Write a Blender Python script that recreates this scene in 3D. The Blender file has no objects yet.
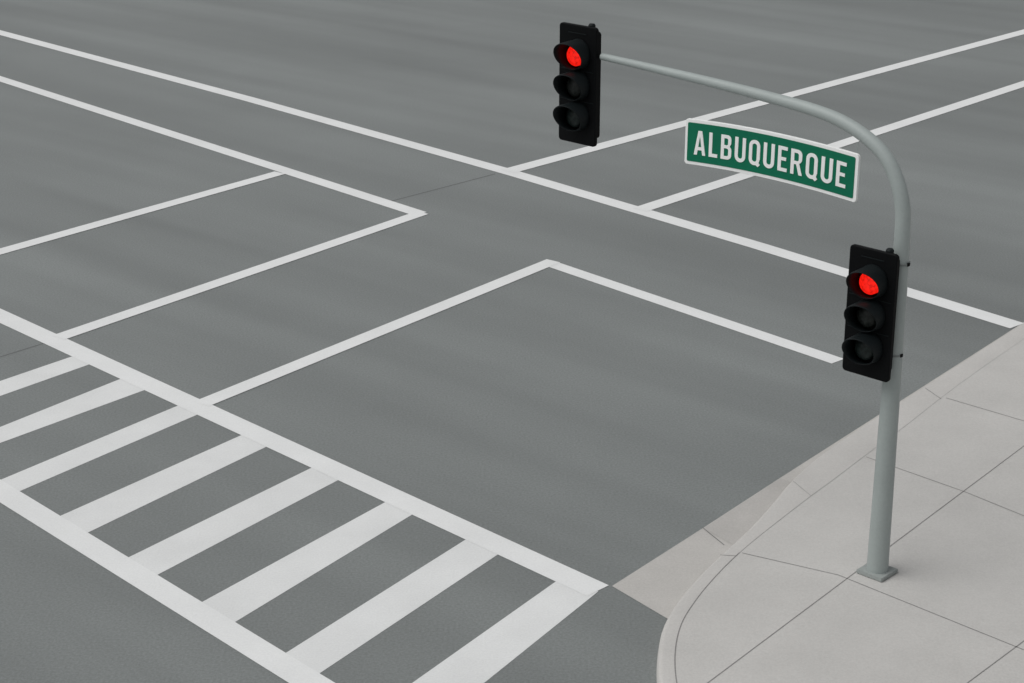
import bpy, bmesh, math, random
from mathutils import Vector, Matrix
random.seed(4)
S = bpy.context.scene
C = S.collection
F = 1850.0
P = math.atan(0.37)
CAM = Vector((0, 0, 9.0))
RT = Vector((1, 0, 0)); UP = Vector((0, math.sin(P), math.cos(P))); FW = Vector((0, math.cos(P), -math.sin(P)))

def ray(px, py):
    return RT*((px-512)/F) + UP*(-(py-341.5)/F) + FW
def g(px, py, z=0.0):
    r = ray(px, py); t = (z-CAM.z)/r.z
    return CAM + r*t
def onplane(px, py, p0, n):
    r = ray(px, py); t = (p0-CAM).dot(n)/r.dot(n)
    return CAM + r*t

# ---------------------------------------------------------------- materials
def newmat(name):
    m = bpy.data.materials.new(name); m.use_nodes = True
    nt = m.node_tree; b = nt.nodes['Principled BSDF']
    return m, nt, b
def ramp(nt, fac, c0, c1, p0=0.3, p1=0.7):
    r = nt.nodes.new('ShaderNodeValToRGB'); e = r.color_ramp.elements
    e[0].position = p0; e[1].position = p1; e[0].color = (*c0, 1); e[1].color = (*c1, 1)
    nt.links.new(fac, r.inputs[0]); return r.outputs[0]
def noise(nt, vec, scale, detail=4, rough=0.55):
    n = nt.nodes.new('ShaderNodeTexNoise'); n.inputs['Scale'].default_value = scale
    n.inputs['Detail'].default_value = detail; n.inputs['Roughness'].default_value = rough
    nt.links.new(vec, n.inputs['Vector']); return n.outputs['Fac']
def mul(nt, a, b):
    m = nt.nodes.new('ShaderNodeMix'); m.data_type = 'RGBA'; m.blend_type = 'MULTIPLY'; m.inputs[0].default_value = 1
    nt.links.new(a, m.inputs[6]); nt.links.new(b, m.inputs[7]); return m.outputs[2]
def coords(nt, scale=(1, 1, 1), rot=0):
    t = nt.nodes.new('ShaderNodeTexCoord'); m = nt.nodes.new('ShaderNodeMapping')
    m.inputs['Rotation'].default_value = (0, 0, rot)
    m2 = nt.nodes.new('ShaderNodeMapping'); m2.inputs['Scale'].default_value = scale
    nt.links.new(t.outputs['Object'], m.inputs[0]); nt.links.new(m.outputs[0], m2.inputs[0]); return m2.outputs[0]
def gray(v): return (v, v, v)
def surface(name, col, fine=(0.85, 1.15), fscale=45, mid=(0.95, 1.05), big=(0.93, 1.07), rough=0.85, bump=0.15, streak=None, spec=0.3):
    m, nt, b = newmat(name)
    v = coords(nt)
    rgb = nt.nodes.new('ShaderNodeRGB'); rgb.outputs[0].default_value = (*col, 1)
    c = rgb.outputs[0]
    f = noise(nt, v, fscale, 5, 0.7)
    c = mul(nt, c, ramp(nt, f, gray(fine[0]), gray(fine[1]), 0.3, 0.7))
    c = mul(nt, c, ramp(nt, noise(nt, v, 1.3, 5), gray(mid[0]), gray(mid[1])))
    c = mul(nt, c, ramp(nt, noise(nt, v, 0.12, 3), gray(big[0]), gray(big[1])))
    if streak:
        for sc, off in (((0.03, 0.22, 1), 0.0), ((0.05, 0.75, 1), 0.10)):
            vs = coords(nt, sc, streak[2]+off)
            c = mul(nt, c, ramp(nt, noise(nt, vs, 1.0, 2), gray(streak[0]), gray(streak[1]), 0.32, 0.68))
    nt.links.new(c, b.inputs['Base Color'])
    b.inputs['Roughness'].default_value = rough
    b.inputs['Specular IOR Level'].default_value = spec
    bp = nt.nodes.new('ShaderNodeBump'); bp.inputs['Strength'].default_value = bump; bp.inputs['Distance'].default_value = 0.01
    nt.links.new(f, bp.inputs['Height']); nt.links.new(bp.outputs[0], b.inputs['Normal'])
    return m
M = {}
M['asphalt'] = surface('asphalt', (0.183, 0.197, 0.193), fine=(0.76, 1.26), fscale=36, mid=(0.985, 1.015), big=(0.95, 1.06), streak=(0.915, 1.09, math.radians(35)), bump=0.3, rough=0.58, spec=0.7)
M['ground'] = surface('ground', (0.16, 0.17, 0.165), fscale=8)
M['paint'] = surface('road_paint', (0.78, 0.79, 0.785), fine=(0.93, 1.04), mid=(0.95, 1.02), big=(0.98, 1.02), bump=0.12, rough=0.75)
M['paint2'] = surface('stripe_paint', (0.74, 0.75, 0.745), fine=(0.91, 1.04), mid=(0.94, 1.03), big=(0.98, 1.02), bump=0.15, rough=0.8)
M['seam'] = surface('seam', (0.145, 0.15, 0.15))
M['concrete'] = surface('concrete', (0.53, 0.52, 0.50), fine=(0.91, 1.07), mid=(0.94, 1.03), big=(0.95, 1.04), bump=0.12)
M['kerb'] = surface('kerb_concrete', (0.52, 0.508, 0.488), fine=(0.92, 1.06), mid=(0.95, 1.04), bump=0.1)
M['gutter'] = surface('gutter_concrete', (0.50, 0.485, 0.462), fine=(0.90, 1.08), mid=(0.92, 1.05), bump=0.12)
M['gutter2'] = surface('darker_gutter_concrete', (0.46, 0.445, 0.425), fine=(0.90, 1.08), mid=(0.92, 1.05), bump=0.12)
M['joint'] = surface('joint', (0.23, 0.225, 0.22))
M['joint2'] = surface('faint_joint', (0.36, 0.355, 0.345))
M['metal'] = surface('painted_steel', (0.34, 0.38, 0.37), fine=(0.96, 1.04), fscale=30, mid=(0.93, 1.05), rough=0.5, bump=0.03, spec=0.5)
M['band'] = surface('band_steel', (0.20, 0.22, 0.215), fine=(0.96, 1.04), rough=0.5, bump=0.03)
M['plate'] = surface('base_plate_steel', (0.30, 0.325, 0.315), fine=(0.9, 1.08), rough=0.6)
M['black'] = surface('black_polycarbonate', (0.0035, 0.004, 0.0045), fine=(0.85, 1.15), rough=0.6, bump=0.05, spec=0.08)
M['visor'] = surface('visor_black', (0.007, 0.010, 0.011), fine=(0.85, 1.15), rough=0.55, bump=0.05, spec=0.16)
M['green'] = surface('sign_green', (0.003, 0.150, 0.080), fine=(0.95, 1.04), mid=(0.95, 1.04), rough=0.6, bump=0.02, spec=0.2)
M['white'] = surface('sign_white', (0.90, 0.91, 0.90), fine=(0.98, 1.01), mid=(0.98, 1.01), big=(.99, 1.0), rough=0.5, bump=0.02)
def lensmat(name, col, em=None):
    m, nt, b = newmat(name)
    v = coords(nt); w = nt.nodes.new('ShaderNodeTexVoronoi'); w.inputs['Scale'].default_value = 34
    nt.links.new(v, w.inputs['Vector'])
    c = ramp(nt, w.outputs['Distance'], tuple(col), tuple(x*0.4 for x in col), 0.2, 0.8)
    nt.links.new(c, b.inputs['Base Color']); b.inputs['Roughness'].default_value = 0.4
    b.inputs['Specular IOR Level'].default_value = 0.25
    if em:
        c2 = ramp(nt, w.outputs['Distance'], em, (em[0]*.62, em[1]*.6, em[2]*.6), 0.2, 0.8)
        nt.links.new(c2, b.inputs['Emission Color']); b.inputs['Emission Strength'].default_value = 1.05
    return m
M['red'] = lensmat('red_lens_lit', (0.3, 0.006, 0.004), (0.98, 0.014, 0.007))
M['amber'] = lensmat('amber_lens_dark', (0.022, 0.026, 0.024))
M['greenlens'] = lensmat('green_lens_dark', (0.020, 0.030, 0.028))

# ---------------------------------------------------------------- helpers
def obj(name, bm, mat, parent=None, smooth=False):
    bmesh.ops.recalc_face_normals(bm, faces=bm.faces)
    me = bpy.data.meshes.new(name); bm.to_mesh(me); bm.free()
    if smooth:
        for p in me.polygons: p.use_smooth = True
    me.materials.append(M[mat])
    o = bpy.data.objects.new(name, me); C.objects.link(o)
    if parent: o.parent = parent
    return o
def empty(name, loc, rotz, label, cat, group=None):
    o = bpy.data.objects.new(name, None); C.objects.link(o); o.location = loc; o.rotation_euler = (0, 0, rotz)
    o.empty_display_size = 0.1
    o['label'] = label; o['category'] = cat
    if group: o['group'] = group
    return o
def flat(name, pts, mat, parent=None, label=None):
    bm = bmesh.new(); f = bm.faces.new([bm.verts.new(p) for p in pts])
    bm.normal_update()
    if f.normal.z < 0: f.normal_flip()
    bmesh.ops.triangulate(bm, faces=bm.faces[:])
    me = bpy.data.meshes.new(name); bm.to_mesh(me); bm.free(); me.materials.append(M[mat])
    o = bpy.data.objects.new(name, me); C.objects.link(o)
    if parent: o.parent = parent
    if label: o['label'] = label
    return o
def strip_pts(pts, w, z, ea=0, eb=0):
    p = [Vector((q.x, q.y, 0)) for q in pts]
    p[0] = p[0]-(p[1]-p[0]).normalized()*ea; p[-1] = p[-1]+(p[-1]-p[-2]).normalized()*eb
    lo, hi = [], []
    for i, q in enumerate(p):
        d = (p[min(i+1, len(p)-1)]-p[max(i-1, 0)]).normalized(); n = Vector((-d.y, d.x, 0))*w/2
        lo.append(Vector(((q-n).x, (q-n).y, z))); hi.append(Vector(((q+n).x, (q+n).y, z)))
    return lo+hi[::-1]
def rrect(w, h, r, seg=5, nx=0):
    pts = []
    for cx, cz, a0 in ((w/2-r, h/2-r, 0), (-w/2+r, h/2-r, 90), (-w/2+r, -h/2+r, 180), (w/2-r, -h/2+r, 270)):
        for k in range(seg+1):
            a = math.radians(a0+90*k/seg); pts.append((cx+r*math.cos(a), cz+r*math.sin(a)))
        if nx and a0 in (0, 180):
            s = 1 if a0 == 0 else -1
            for k in range(1, nx): pts.append((s*(w/2-r)*(1-2*k/nx), s*h/2))
    return pts
def rslab(bm, w, h, r, y0, y1, cx=0, cz=0, bev=0.0, nx=0):
    rings = []
    def ring(w_, h_, r_, y): return [bm.verts.new((cx+x, y, cz+z)) for x, z in rrect(w_, h_, r_, 5, nx)]
    if bev > 0: rings.append(ring(w-2*bev, h-2*bev, max(r-bev, 0.004), y0)); rings.append(ring(w, h, r, y0+bev))
    else: rings.append(ring(w, h, r, y0))
    rings.append(ring(w, h, r, y1))
    n = len(rings[0])
    for a, b in zip(rings, rings[1:]):
        for i in range(n): bm.faces.new((a[i], a[(i+1) % n], b[(i+1) % n], b[i]))
    bm.faces.new(rings[0]); bm.faces.new(rings[-1])
def lathe(bm, prof, mtx=Matrix(), seg=32, caps=True):
    rings = []
    for r, z in prof:
        rings.append([bm.verts.new(mtx @ Vector((r*math.cos(2*math.pi*k/seg), r*math.sin(2*math.pi*k/seg), z))) for k in range(seg)])
    for a, b in zip(rings, rings[1:]):
        for i in range(seg): bm.faces.new((a[i], a[(i+1) % seg], b[(i+1) % seg], b[i]))
    if caps: bm.faces.new(rings[0]); bm.faces.new(rings[-1])
def box(bm, x0, x1, y0, y1, z0, z1, bev=0.0):
    r = bmesh.ops.create_cube(bm, size=1)
    for v in r['verts']:
        v.co = Vector(((x0+x1)/2+v.co.x*(x1-x0), (y0+y1)/2+v.co.y*(y1-y0), (z0+z1)/2+v.co.z*(z1-z0)))
    if bev: bmesh.ops.bevel(bm, geom=list({e for v in r['verts'] for e in v.link_edges}), offset=bev, segments=2, affect='EDGES')
def catmull(pts, n=6):
    out = []
    P_ = [pts[0]*2-pts[1]] + list(pts) + [pts[-1]*2-pts[-2]]
    for i in range(1, len(P_)-2):
        p0, p1, p2, p3 = P_[i-1:i+3]
        for k in range(n):
            t = k/n
            out.append(0.5*((2*p1)+(-p0+p2)*t+(2*p0-5*p1+4*p2-p3)*t*t+(-p0+3*p1-3*p2+p3)*t**3))
    out.append(pts[-1]); return out

# ---------------------------------------------------------------- setting
gr = flat('ground', [(-1500, -1500, -0.02), (1500, -1500, -0.02), (1500, 1500, -0.02), (-1500, 1500, -0.02)], 'ground'); gr['kind'] = 'structure'
road = flat('road', [(-90, -40, 0), (90, -40, 0), (90, 140, 0), (-90, 140, 0)], 'asphalt'); road['kind'] = 'structure'

def line(pts, w, z, ea=0, eb=0, label=None, name='lane_line', mat='paint'):
    return flat(name, strip_pts([g(*p) for p in pts], w, z, ea, eb), mat, road, label)
WB = 0.27
ZA, ZB = 0.005, 0.0075
line([(-40, 22), (250, 99.5), (512, 173), (760, 246.5), (1017, 326)], 0.34, ZA, ea=20, label='longest white line crossing the whole junction')
line([(-40, 66), (420, 214)], 0.30, ZA, ea=20, eb=0.0)
line([(551, 264), (838, 361.5)], 0.27, ZA, ea=0.10)
line([(-30, 302), (598, 591)], 0.33, ZA, ea=20, name='crosswalk_edge_line', label='white line along the far edge of the crosswalk')
line([(-30, 472.5), (310, 682)], 0.315, ZA, ea=20, eb=8, name='crosswalk_edge_line', label='white line along the near edge of the crosswalk')
line([(0, 252), (280, 173)], 0.28, ZB, ea=20)
line([(64, 336), (418, 214.5)], WB, ZB, ea=0.1, eb=0.12)
line([(207, 402), (549, 263)], WB, ZB, ea=0.1, eb=0.12)
line([(508, 171.5), (1024, 32)], 0.34, ZB, eb=30)
line([(640, 210), (1024, 84)], 0.32, ZB, eb=30)
def isect(p, q, a, b):
    x1, y1 = p; x2, y2 = q; x3, y3 = a; x4, y4 = b
    d = (x1-x2)*(y3-y4)-(y1-y2)*(x3-x4)
    u, v = x1*y2-y1*x2, x3*y4-y3*x4
    return ((u*(x3-x4)-(x1-x2)*v)/d, (u*(y3-y4)-(y1-y2)*v)/d)
L4 = ((-30, 302), (598, 591)); L5 = ((-30, 472.5), (310, 682))
bars = [((0, 381), (76, 355), (0, 396), (96, 362)),
        ((0, 427), (125, 377), (0, 443), (150, 388)),
        ((0, 480), (184, 403), (20, 491), (208, 410)),
        ((60, 516), (246, 433), (89, 532), (274, 443)),
        ((125, 559), (315, 466), (157, 575), (344, 477)),
        ((202, 602), (389, 500), (235, 622), (418, 511)),
        ((284, 654), (468, 538), (320, 673), (500, 553)),
        ((412, 683), (555, 582), (484, 683), (590, 598))]
for q in bars:
    pts = [isect(q[0], q[1], *L5), isect(q[2], q[3], *L5), isect(q[2], q[3], *L4), isect(q[0], q[1], *L4)]
    flat('crosswalk_bar', [g(x, y, 0.0025) for x, y in pts], 'paint2', road)
line([(0, 357), (45, 343)], 0.018, 0.0025, ea=10, name='pavement_seam', mat='seam')
line([(392, 201), (495, 174)], 0.028, 0.0025, name='pavement_seam', mat='seam')

# kerb
KH = 0.12
outer = [(2600, 1700), (1500, 1290), (1000, 1010), (800, 905), (705, 810), (672, 745), (660, 690), (658, 655), (663, 626), (677, 601), (697, 577), (718, 556), (739, 537), (757, 519), (774, 500), (791, 480), (815, 458.5), (845, 437), (885, 411), (1024, 322), (1300, 145)]
inner = [(2600, 1650), (1500, 1255), (1010, 985), (815, 880), (728, 800), (692, 740), (678, 690), (675, 655), (681, 625), (696, 600), (716, 576), (736, 556), (757, 538), (776, 523), (794, 509), (811, 496), (833, 480), (862, 458), (900, 430), (1024, 339), (1300, 158)]
O = catmull([g(x, y, KH) for x, y in outer]); I = catmull([g(x, y, KH) for x, y in inner])
bm = bmesh.new(); rows = []
for o_, i_ in zip(O, I):
    d = (i_-o_); d.z = 0; d.normalize()
    rows.append([bm.verts.new(p) for p in ((o_.x-d.x*.01, o_.y-d.y*.01, -0.01), (o_.x, o_.y, KH-0.04), (o_.x+d.x*.010, o_.y+d.y*.010, KH-0.02), (o_.x+d.x*.026, o_.y+d.y*.026, KH-.006), (o_.x+d.x*.05, o_.y+d.y*.05, KH), (i_.x, i_.y, KH))])
for a, b in zip(rows, rows[1:]):
    for k in range(5): bm.faces.new((a[k], b[k], b[k+1], a[k+1]))
far = I[-1]
poly = list(I) + [far+Vector((40, 0, 0)), Vector((60, 0, KH))]
pav = flat('pavement', [(p.x, p.y, KH) for p in poly], 'concrete'); pav['kind'] = 'structure'
kerb = obj('kerb', bm, 'kerb', smooth=True); kerb['kind'] = 'structure'
gut = flat('gutter', [g(612, 586, .004), g(703, 528, .004), g(780, 478, .004), g(880, 414, .004), g(1024, 322, .004), g(1300, 145, .004), g(1310, 152, .004), g(1030, 330, .004), g(890, 425, .004), g(830, 480, .004), g(760, 540, .004), g(705, 590, .004), g(680, 626, .004)], 'gutter')
gut['kind'] = 'structure'
flat('gutter_slab', [g(703.5, 528.5, .007), g(781, 478, .007), g(830, 500, .007), g(760, 560, .007)], 'gutter2', gut, 'slightly darker gutter slab')
def joint(a, b, z, w=0.010, parent=pav, ea=0, eb=0, mat='joint'):
    return flat('joint', strip_pts([g(a[0], a[1], z), g(b[0], b[1], z)], w, z+0.003, ea, eb), mat, parent)
joint((742, 553), (838, 575), KH); joint((838, 575), (1024, 650), KH, eb=10)
joint((866, 457), (965, 492), KH); joint((965, 492), (1024, 516), KH, eb=10)
joint((946, 398), (1024, 421), KH, eb=10)
joint((693, 694), (1024, 446), KH, eb=20, ea=.0)
joint((950, 696), (1024, 641), KH, ea=3, eb=20)
def curve_joint(k0, k1, hw, mat):
    bm = bmesh.new(); prev = None
    for i_, o_ in list(zip(I, O))[k0:k1]:
        d = (i_-o_); d.z = 0; d.normalize()
        q = [bm.verts.new((i_.x+d.x*s, i_.y+d.y*s, KH+0.003)) for s in (-hw, hw)]
        if prev: bm.faces.new((prev[0], q[0], q[1], prev[1]))
        prev = q
    obj('joint', bm, mat, pav)
curve_joint(0, 68, .005, 'joint'); curve_joint(67, len(I), .003, 'joint2')
joint((703, 528), (724, 545), 0.006, w=0.012, parent=gut)
joint((925, 388), (941, 399), KH, w=0.008, parent=kerb)
joint((720, 555), (736, 556), KH, w=0.008, parent=kerb)
joint((793, 481), (811, 496), KH, w=0.008, parent=kerb, mat='joint2')

# ---------------------------------------------------------------- pole
AZ = math.radians(46.3)
XD = Vector((math.sin(AZ), -math.cos(AZ), 0)); YD = Vector((math.cos(AZ), math.sin(AZ), 0)); ROT = math.atan2(XD.y, XD.x)
base = g(877, 573, KH)
bend_px = [(901, 210), (897, 181), (885, 156), (866, 137), (841, 121), (812, 109.5), (770, 97.5), (720, 84.5), (660, 70), (602, 56.5)]
def loc_(p): d = p-base; return Vector((d.dot(XD), d.dot(YD), d.z))
bl = [loc_(onplane(x, y, base, YD)) for x, y in bend_px]
zt = bl[0].z
ctrl = [Vector((0, 0, 0.02)), Vector((0, 0, zt*.4)), Vector((0, 0, zt*.72)), Vector((-.004, 0, zt*.9)), Vector((-0.022, 0, zt))] + bl[1:]
path = catmull(ctrl, 8)
pole = empty('traffic_signal_pole', base, ROT, 'tall grey curved steel pole with long overhead arm, standing on the pavement', 'pole')
L = [0]
for a, b in zip(path, path[1:]): L.append(L[-1]+(b-a).length)
def tube(bm, pts, rad, i0, i1, seg=28):
    rings = []
    for i in range(i0, i1+1):
        p = pts[i]
        t = (pts[min(i+1, len(pts)-1)]-pts[max(i-1, 0)]).normalized(); n = Vector((0, 1, 0)); b = t.cross(n).normalized()
        rings.append([bm.verts.new(p+(n*math.cos(2*math.pi*k/seg)+b*math.sin(2*math.pi*k/seg))*rad(L[i])) for k in range(seg)])
    for a, b in zip(rings, rings[1:]):
        for k in range(seg): bm.faces.new((a[k], a[(k+1) % seg], b[(k+1) % seg], b[k]))
def rr(s):
    s /= L[-1]
    return 0.112-0.042*min(s/.55, 1) - (0.032*max(0, (s-.55)/.45))
bm = bmesh.new(); k0 = 3*8
tube(bm, path, rr, 0, k0); obj('pole_shaft', bm, 'metal', pole, True)
bm = bmesh.new(); tube(bm, path, rr, k0, len(path)-1); obj('curved_arm', bm, 'metal', pole, True)
bm = bmesh.new(); box(bm, -.155, .155, -.155, .155, 0.003, .045, .006); bp = obj('base_plate', bm, 'plate', pole)

# ---------------------------------------------------------------- traffic lights
SW, SH, PD, SD = 0.54, 1.31, 0.04, 0.15
def signal(loc, label):
    t = empty('traffic_light', loc, ROT, label, 'traffic light', 'red traffic lights on the grey pole')
    bm = bmesh.new(); rslab(bm, SW, SH, .04, 0, PD, bev=.008); hs = obj('backplate', bm, 'black', t)
    bm = bmesh.new(); rslab(bm, .42, 1.18, .04, PD+.001, SD); obj('housing', bm, 'black', t)
    for z in (.163, -.173):
        bm = bmesh.new(); box(bm, -SW/2+.03, SW/2-.03, -.006, -.001, z-.004, z+.004); obj('section_ridge', bm, 'visor', hs)
    bm = bmesh.new(); box(bm, -.13, .13, -.006, -.001, .563, .573); obj('vent', bm, 'visor', hs)
    for z, lm, nm in ((.345, 'red', 'red_lamp'), (.005, 'amber', 'amber_lamp'), (-.335, 'greenlens', 'green_lamp')):
        R_ = Matrix.Translation((0.014, -.002, z-.012)) @ Matrix.Rotation(math.radians(90), 4, 'X')
        bm = bmesh.new(); lathe(bm, [(.114, 0), (.114, .055), (.102, .074), (.07, .092), (.03, .099)], R_); ln = obj(nm, bm, lm, t, True)
        if lm == 'red': ln['label'] = 'glowing red lamp'
        bm = bmesh.new(); seg = 48; rows = []
        for k in range(seg):
            a = 2*math.pi*k/seg
            u = math.sin(a-math.radians(32))
            ln_ = .19+.085*u
            ro, ri = .164, .157
            def P3(r, y): return (.022+r*math.cos(a), -y, z+r*math.sin(a)-0.02*y)
            rows.append([bm.verts.new(P3(*q)) for q in ((ro+.004, .001), (ro, .02), (ro-.004, ln_-.03), (ro-.009, ln_-.004), (ro-.012, ln_), (ri-.010, ln_-.003), (ri, .001))])
        for k in range(seg):
            a, b = rows[k], rows[(k+1) % seg]
            for j in range(7): bm.faces.new((a[j], b[j], b[(j+1) % 7], a[(j+1) % 7]))
        obj('visor', bm, 'visor', t, True)
    bm = bmesh.new(); lathe(bm, [(.04, SH/2-.08), (.04, SH/2+.005), (.028, SH/2+.022)], Matrix.Translation((.13, .085, 0)), 20); obj('top_cap', bm, 'visor', t)
    return t
n = YD
c2 = onplane(869, 314, base-YD*.26, n)
t2 = signal(c2, 'lower traffic light strapped to the upright pole beside the pavement')
l2 = (base-c2); px, py_ = l2.dot(XD), l2.dot(YD)
for dz in (.50, -.44):
    bm = bmesh.new(); lathe(bm, [(.093, dz-.010), (.093, dz+.010)], Matrix.Translation((px, py_, 0)), 28)
    br = obj('pole_band', bm, 'band', t2)
    bm = bmesh.new(); box(bm, px-.16, px-.02, SD-.01, py_, dz-.012, dz+.012); obj('band_bracket', bm, 'black', br)
    bm = bmesh.new(); box(bm, px+.080, px+.100, py_-.025, py_+.012, dz-.016, dz+.016, .003); obj('band_clasp', bm, 'black', br)
c1 = onplane(577, 85, base-YD*.065, n)
t1 = signal(c1, 'upper traffic light hanging at the far tip of the overhead arm')

# ---------------------------------------------------------------- street name sign
sp = base - YD*.10
a_, b_, c_, d_ = [onplane(x, y, sp, n) for x, y in ((685, 117), (858, 153), (857, 202), (685, 162))]
W = ((b_-a_).dot(XD)+(c_-d_).dot(XD))/2; H = ((a_.z-d_.z)+(b_.z-c_.z))/2
ctr = (a_+b_+c_+d_)/4
tilt = math.atan2((b_.z+c_.z-a_.z-d_.z)/2, W)
def bow(x): return 0.042*(1-(2*x/W)**2)-0.015
def bowbm(bm):
    for v in bm.verts: v.co.z += bow(v.co.x)
sg = empty('street_name_sign', ctr, ROT, 'green street name sign with white lettering reading ALBUQUERQUE under the arm', 'street sign')
sg.rotation_euler = (0, -tilt, ROT)
bm = bmesh.new(); rslab(bm, W, H, .034, 0, .03, bev=.003, nx=16); bowbm(bm); obj('sign_plate', bm, 'white', sg)
bm = bmesh.new(); rslab(bm, W-.07, H-.07, .016, -.004, -.0005, nx=16); bowbm(bm); obj('green_panel', bm, 'green', sg)
def arc(cx, cy, rx, ry, a0, a1, k=6): return [(cx+rx*math.cos(math.radians(a0+(a1-a0)*i/k)), cy+ry*math.sin(math.radians(a0+(a1-a0)*i/k))) for i in range(k+1)]
def G_rr(x0, y0, x1, y1, r): return arc(x1-r, y1-r, r, r, 0, 90)+arc(x0+r, y1-r, r, r, 90, 180)+arc(x0+r, y0+r, r, r, 180, 270)+arc(x1-r, y0+r, r, r, 270, 360)
K = .15
def bowl(x1, y0, y1, r): return [(K, y1)]+arc(x1-r, y1-r, r, r, 90, 0)+arc(x1-r, y0+r, r, r, 0, -90)+[(K, y0)]
GL = {
 'A': (.57, [[(0, 0), (.195, 1), (.375, 1), (.57, 0), (.417, 0), (.385, .2), (.185, .2), (.153, 0)], [(.208, .33), (.362, .33), (.285, .79)]]),
 'L': (.42, [[(0, 0), (0, 1), (K, 1), (K, .14), (.42, .14), (.42, 0)]]),
 'E': (.43, [[(0, 0), (0, 1), (.43, 1), (.43, .86), (K, .86), (K, .572), (.38, .572), (.38, .438), (K, .438), (K, .14), (.43, .14), (.43, 0)]]),
 'B': (.51, [[(0, 0), (0, 1)]+arc(.31, .82, .18, .18, 90, 0)+arc(.31, .69, .18, .15, 0, -50)+arc(.33, .37, .18, .18, 55, 0)+arc(.31, .2, .2, .2, 0, -90), bowl(.342, .582, .865, .065), bowl(.36, .135, .452, .075)]),
 'U': (.51, [[(0, 1), (K, 1)]+arc(.255, .235, .105, .1, 180, 360)+[(.36, 1), (.51, 1)]+arc(.255, .24, .255, .25, 0, -180, 12)]),
 'Q': (.52, [arc(.28, .76, .24, .25, 0, 90)+arc(.24, .76, .24, .25, 90, 180)+arc(.24, .24, .24, .25, 180, 270)+[(.34, 0), (.44, -.06), (.54, .04), (.47, .11), (.52, .26)], G_rr(K, .135, .37, .865, .1)]),
 'R': (.53, [[(0, 0), (0, 1)]+arc(.31, .81, .20, .19, 90, 0)+arc(.31, .64, .20, .19, 0, -45)+[(.39, .46), (.54, 0), (.38, 0), (.255, .41), (K, .41), (K, 0)], bowl(.36, .542, .865, .075)]),
}
TXT = 'ALBUQUERQUE'; gap = .165
tot = sum(GL[ch][0] for ch in TXT)+gap*(len(TXT)-1)
cu = bpy.data.curves.new('lettering', 'CURVE'); cu.dimensions = '2D'; cu.fill_mode = 'BOTH'; cu.extrude = 0.5
x = 0
for ch in TXT:
    wd, loops = GL[ch]
    for lp in loops:
        clean = [lp[0]]
        for q in lp[1:]:
            if (q[0]-clean[-1][0])**2+(q[1]-clean[-1][1])**2 > 1e-6: clean.append(q)
        sl = cu.splines.new('POLY'); sl.points.add(len(clean)-1)
        for pt, (u, v) in zip(sl.points, clean): pt.co = (x+u, v, 0, 1)
        sl.use_cyclic_u = True
    x += wd+gap
to = bpy.data.objects.new('tmp_text', cu); C.objects.link(to); bpy.context.view_layer.update()
me = bpy.data.meshes.new_from_object(to.evaluated_get(bpy.context.evaluated_depsgraph_get())); bpy.data.objects.remove(to)
tw, th = W*.88, H*.53
for v in me.vertices:
    a, b, z = v.co
    xx = (a-tot/2)/tot*tw
    v.co = (xx, -.0065+(-.0025 if z > 0 else .0024), (b-.5)*th+bow(xx))
me.materials.clear(); me.materials.append(M['white']); me.name = 'lettering'
lo = bpy.data.objects.new('lettering', me); C.objects.link(lo); lo.parent = sg
bm = bmesh.new(); box(bm, W/2-.05, W/2-.041, .031, .040, -H*.3, H/2+.10, .002); obj('hanger_bracket', bm, 'metal', sg)
bm = bmesh.new(); box(bm, -W/2+.1, W/2-.03, .031, .05, -.02, .02, .003); obj('back_rail', bm, 'metal', sg)

# ---------------------------------------------------------------- light, world, camera
el, az = math.radians(58), math.radians(-105)
w = bpy.data.worlds.new('World'); S.world = w; w.use_nodes = True; nt = w.node_tree
sky = nt.nodes.new('ShaderNodeTexSky'); sky.sky_type = 'NISHITA'; sky.sun_disc = False; sky.sun_elevation = el; sky.sun_rotation = az
sky.dust_density = 3.0; sky.air_density = 1.0
hs = nt.nodes.new('ShaderNodeHueSaturation'); hs.inputs['Saturation'].default_value = 0.12
nt.links.new(sky.outputs[0], hs.inputs['Color']); nt.links.new(hs.outputs[0], nt.nodes['Background'].inputs[0]); nt.nodes['Background'].inputs[1].default_value = 0.1
sd = bpy.data.lights.new('sun', 'SUN'); sd.energy = 1.2; sd.angle = math.radians(50); sd.color = (1, .985, .96)
so = bpy.data.objects.new('sun', sd); C.objects.link(so)
dirv = Vector((math.sin(az)*math.cos(el), math.cos(az)*math.cos(el), math.sin(el)))
so.rotation_euler = dirv.to_track_quat('Z', 'Y').to_euler(); so.location = (0, 0, 20)
cd = bpy.data.cameras.new('camera'); cd.sensor_width = 36; cd.lens = 36*F/1024; cd.clip_end = 4000
co = bpy.data.objects.new('camera', cd); C.objects.link(co); co.location = CAM; co.rotation_euler = (math.pi/2-P, 0, 0)
S.camera = co
S.view_settings.view_transform = 'Standard'; S.view_settings.look = 'None'; S.view_settings.exposure = 0
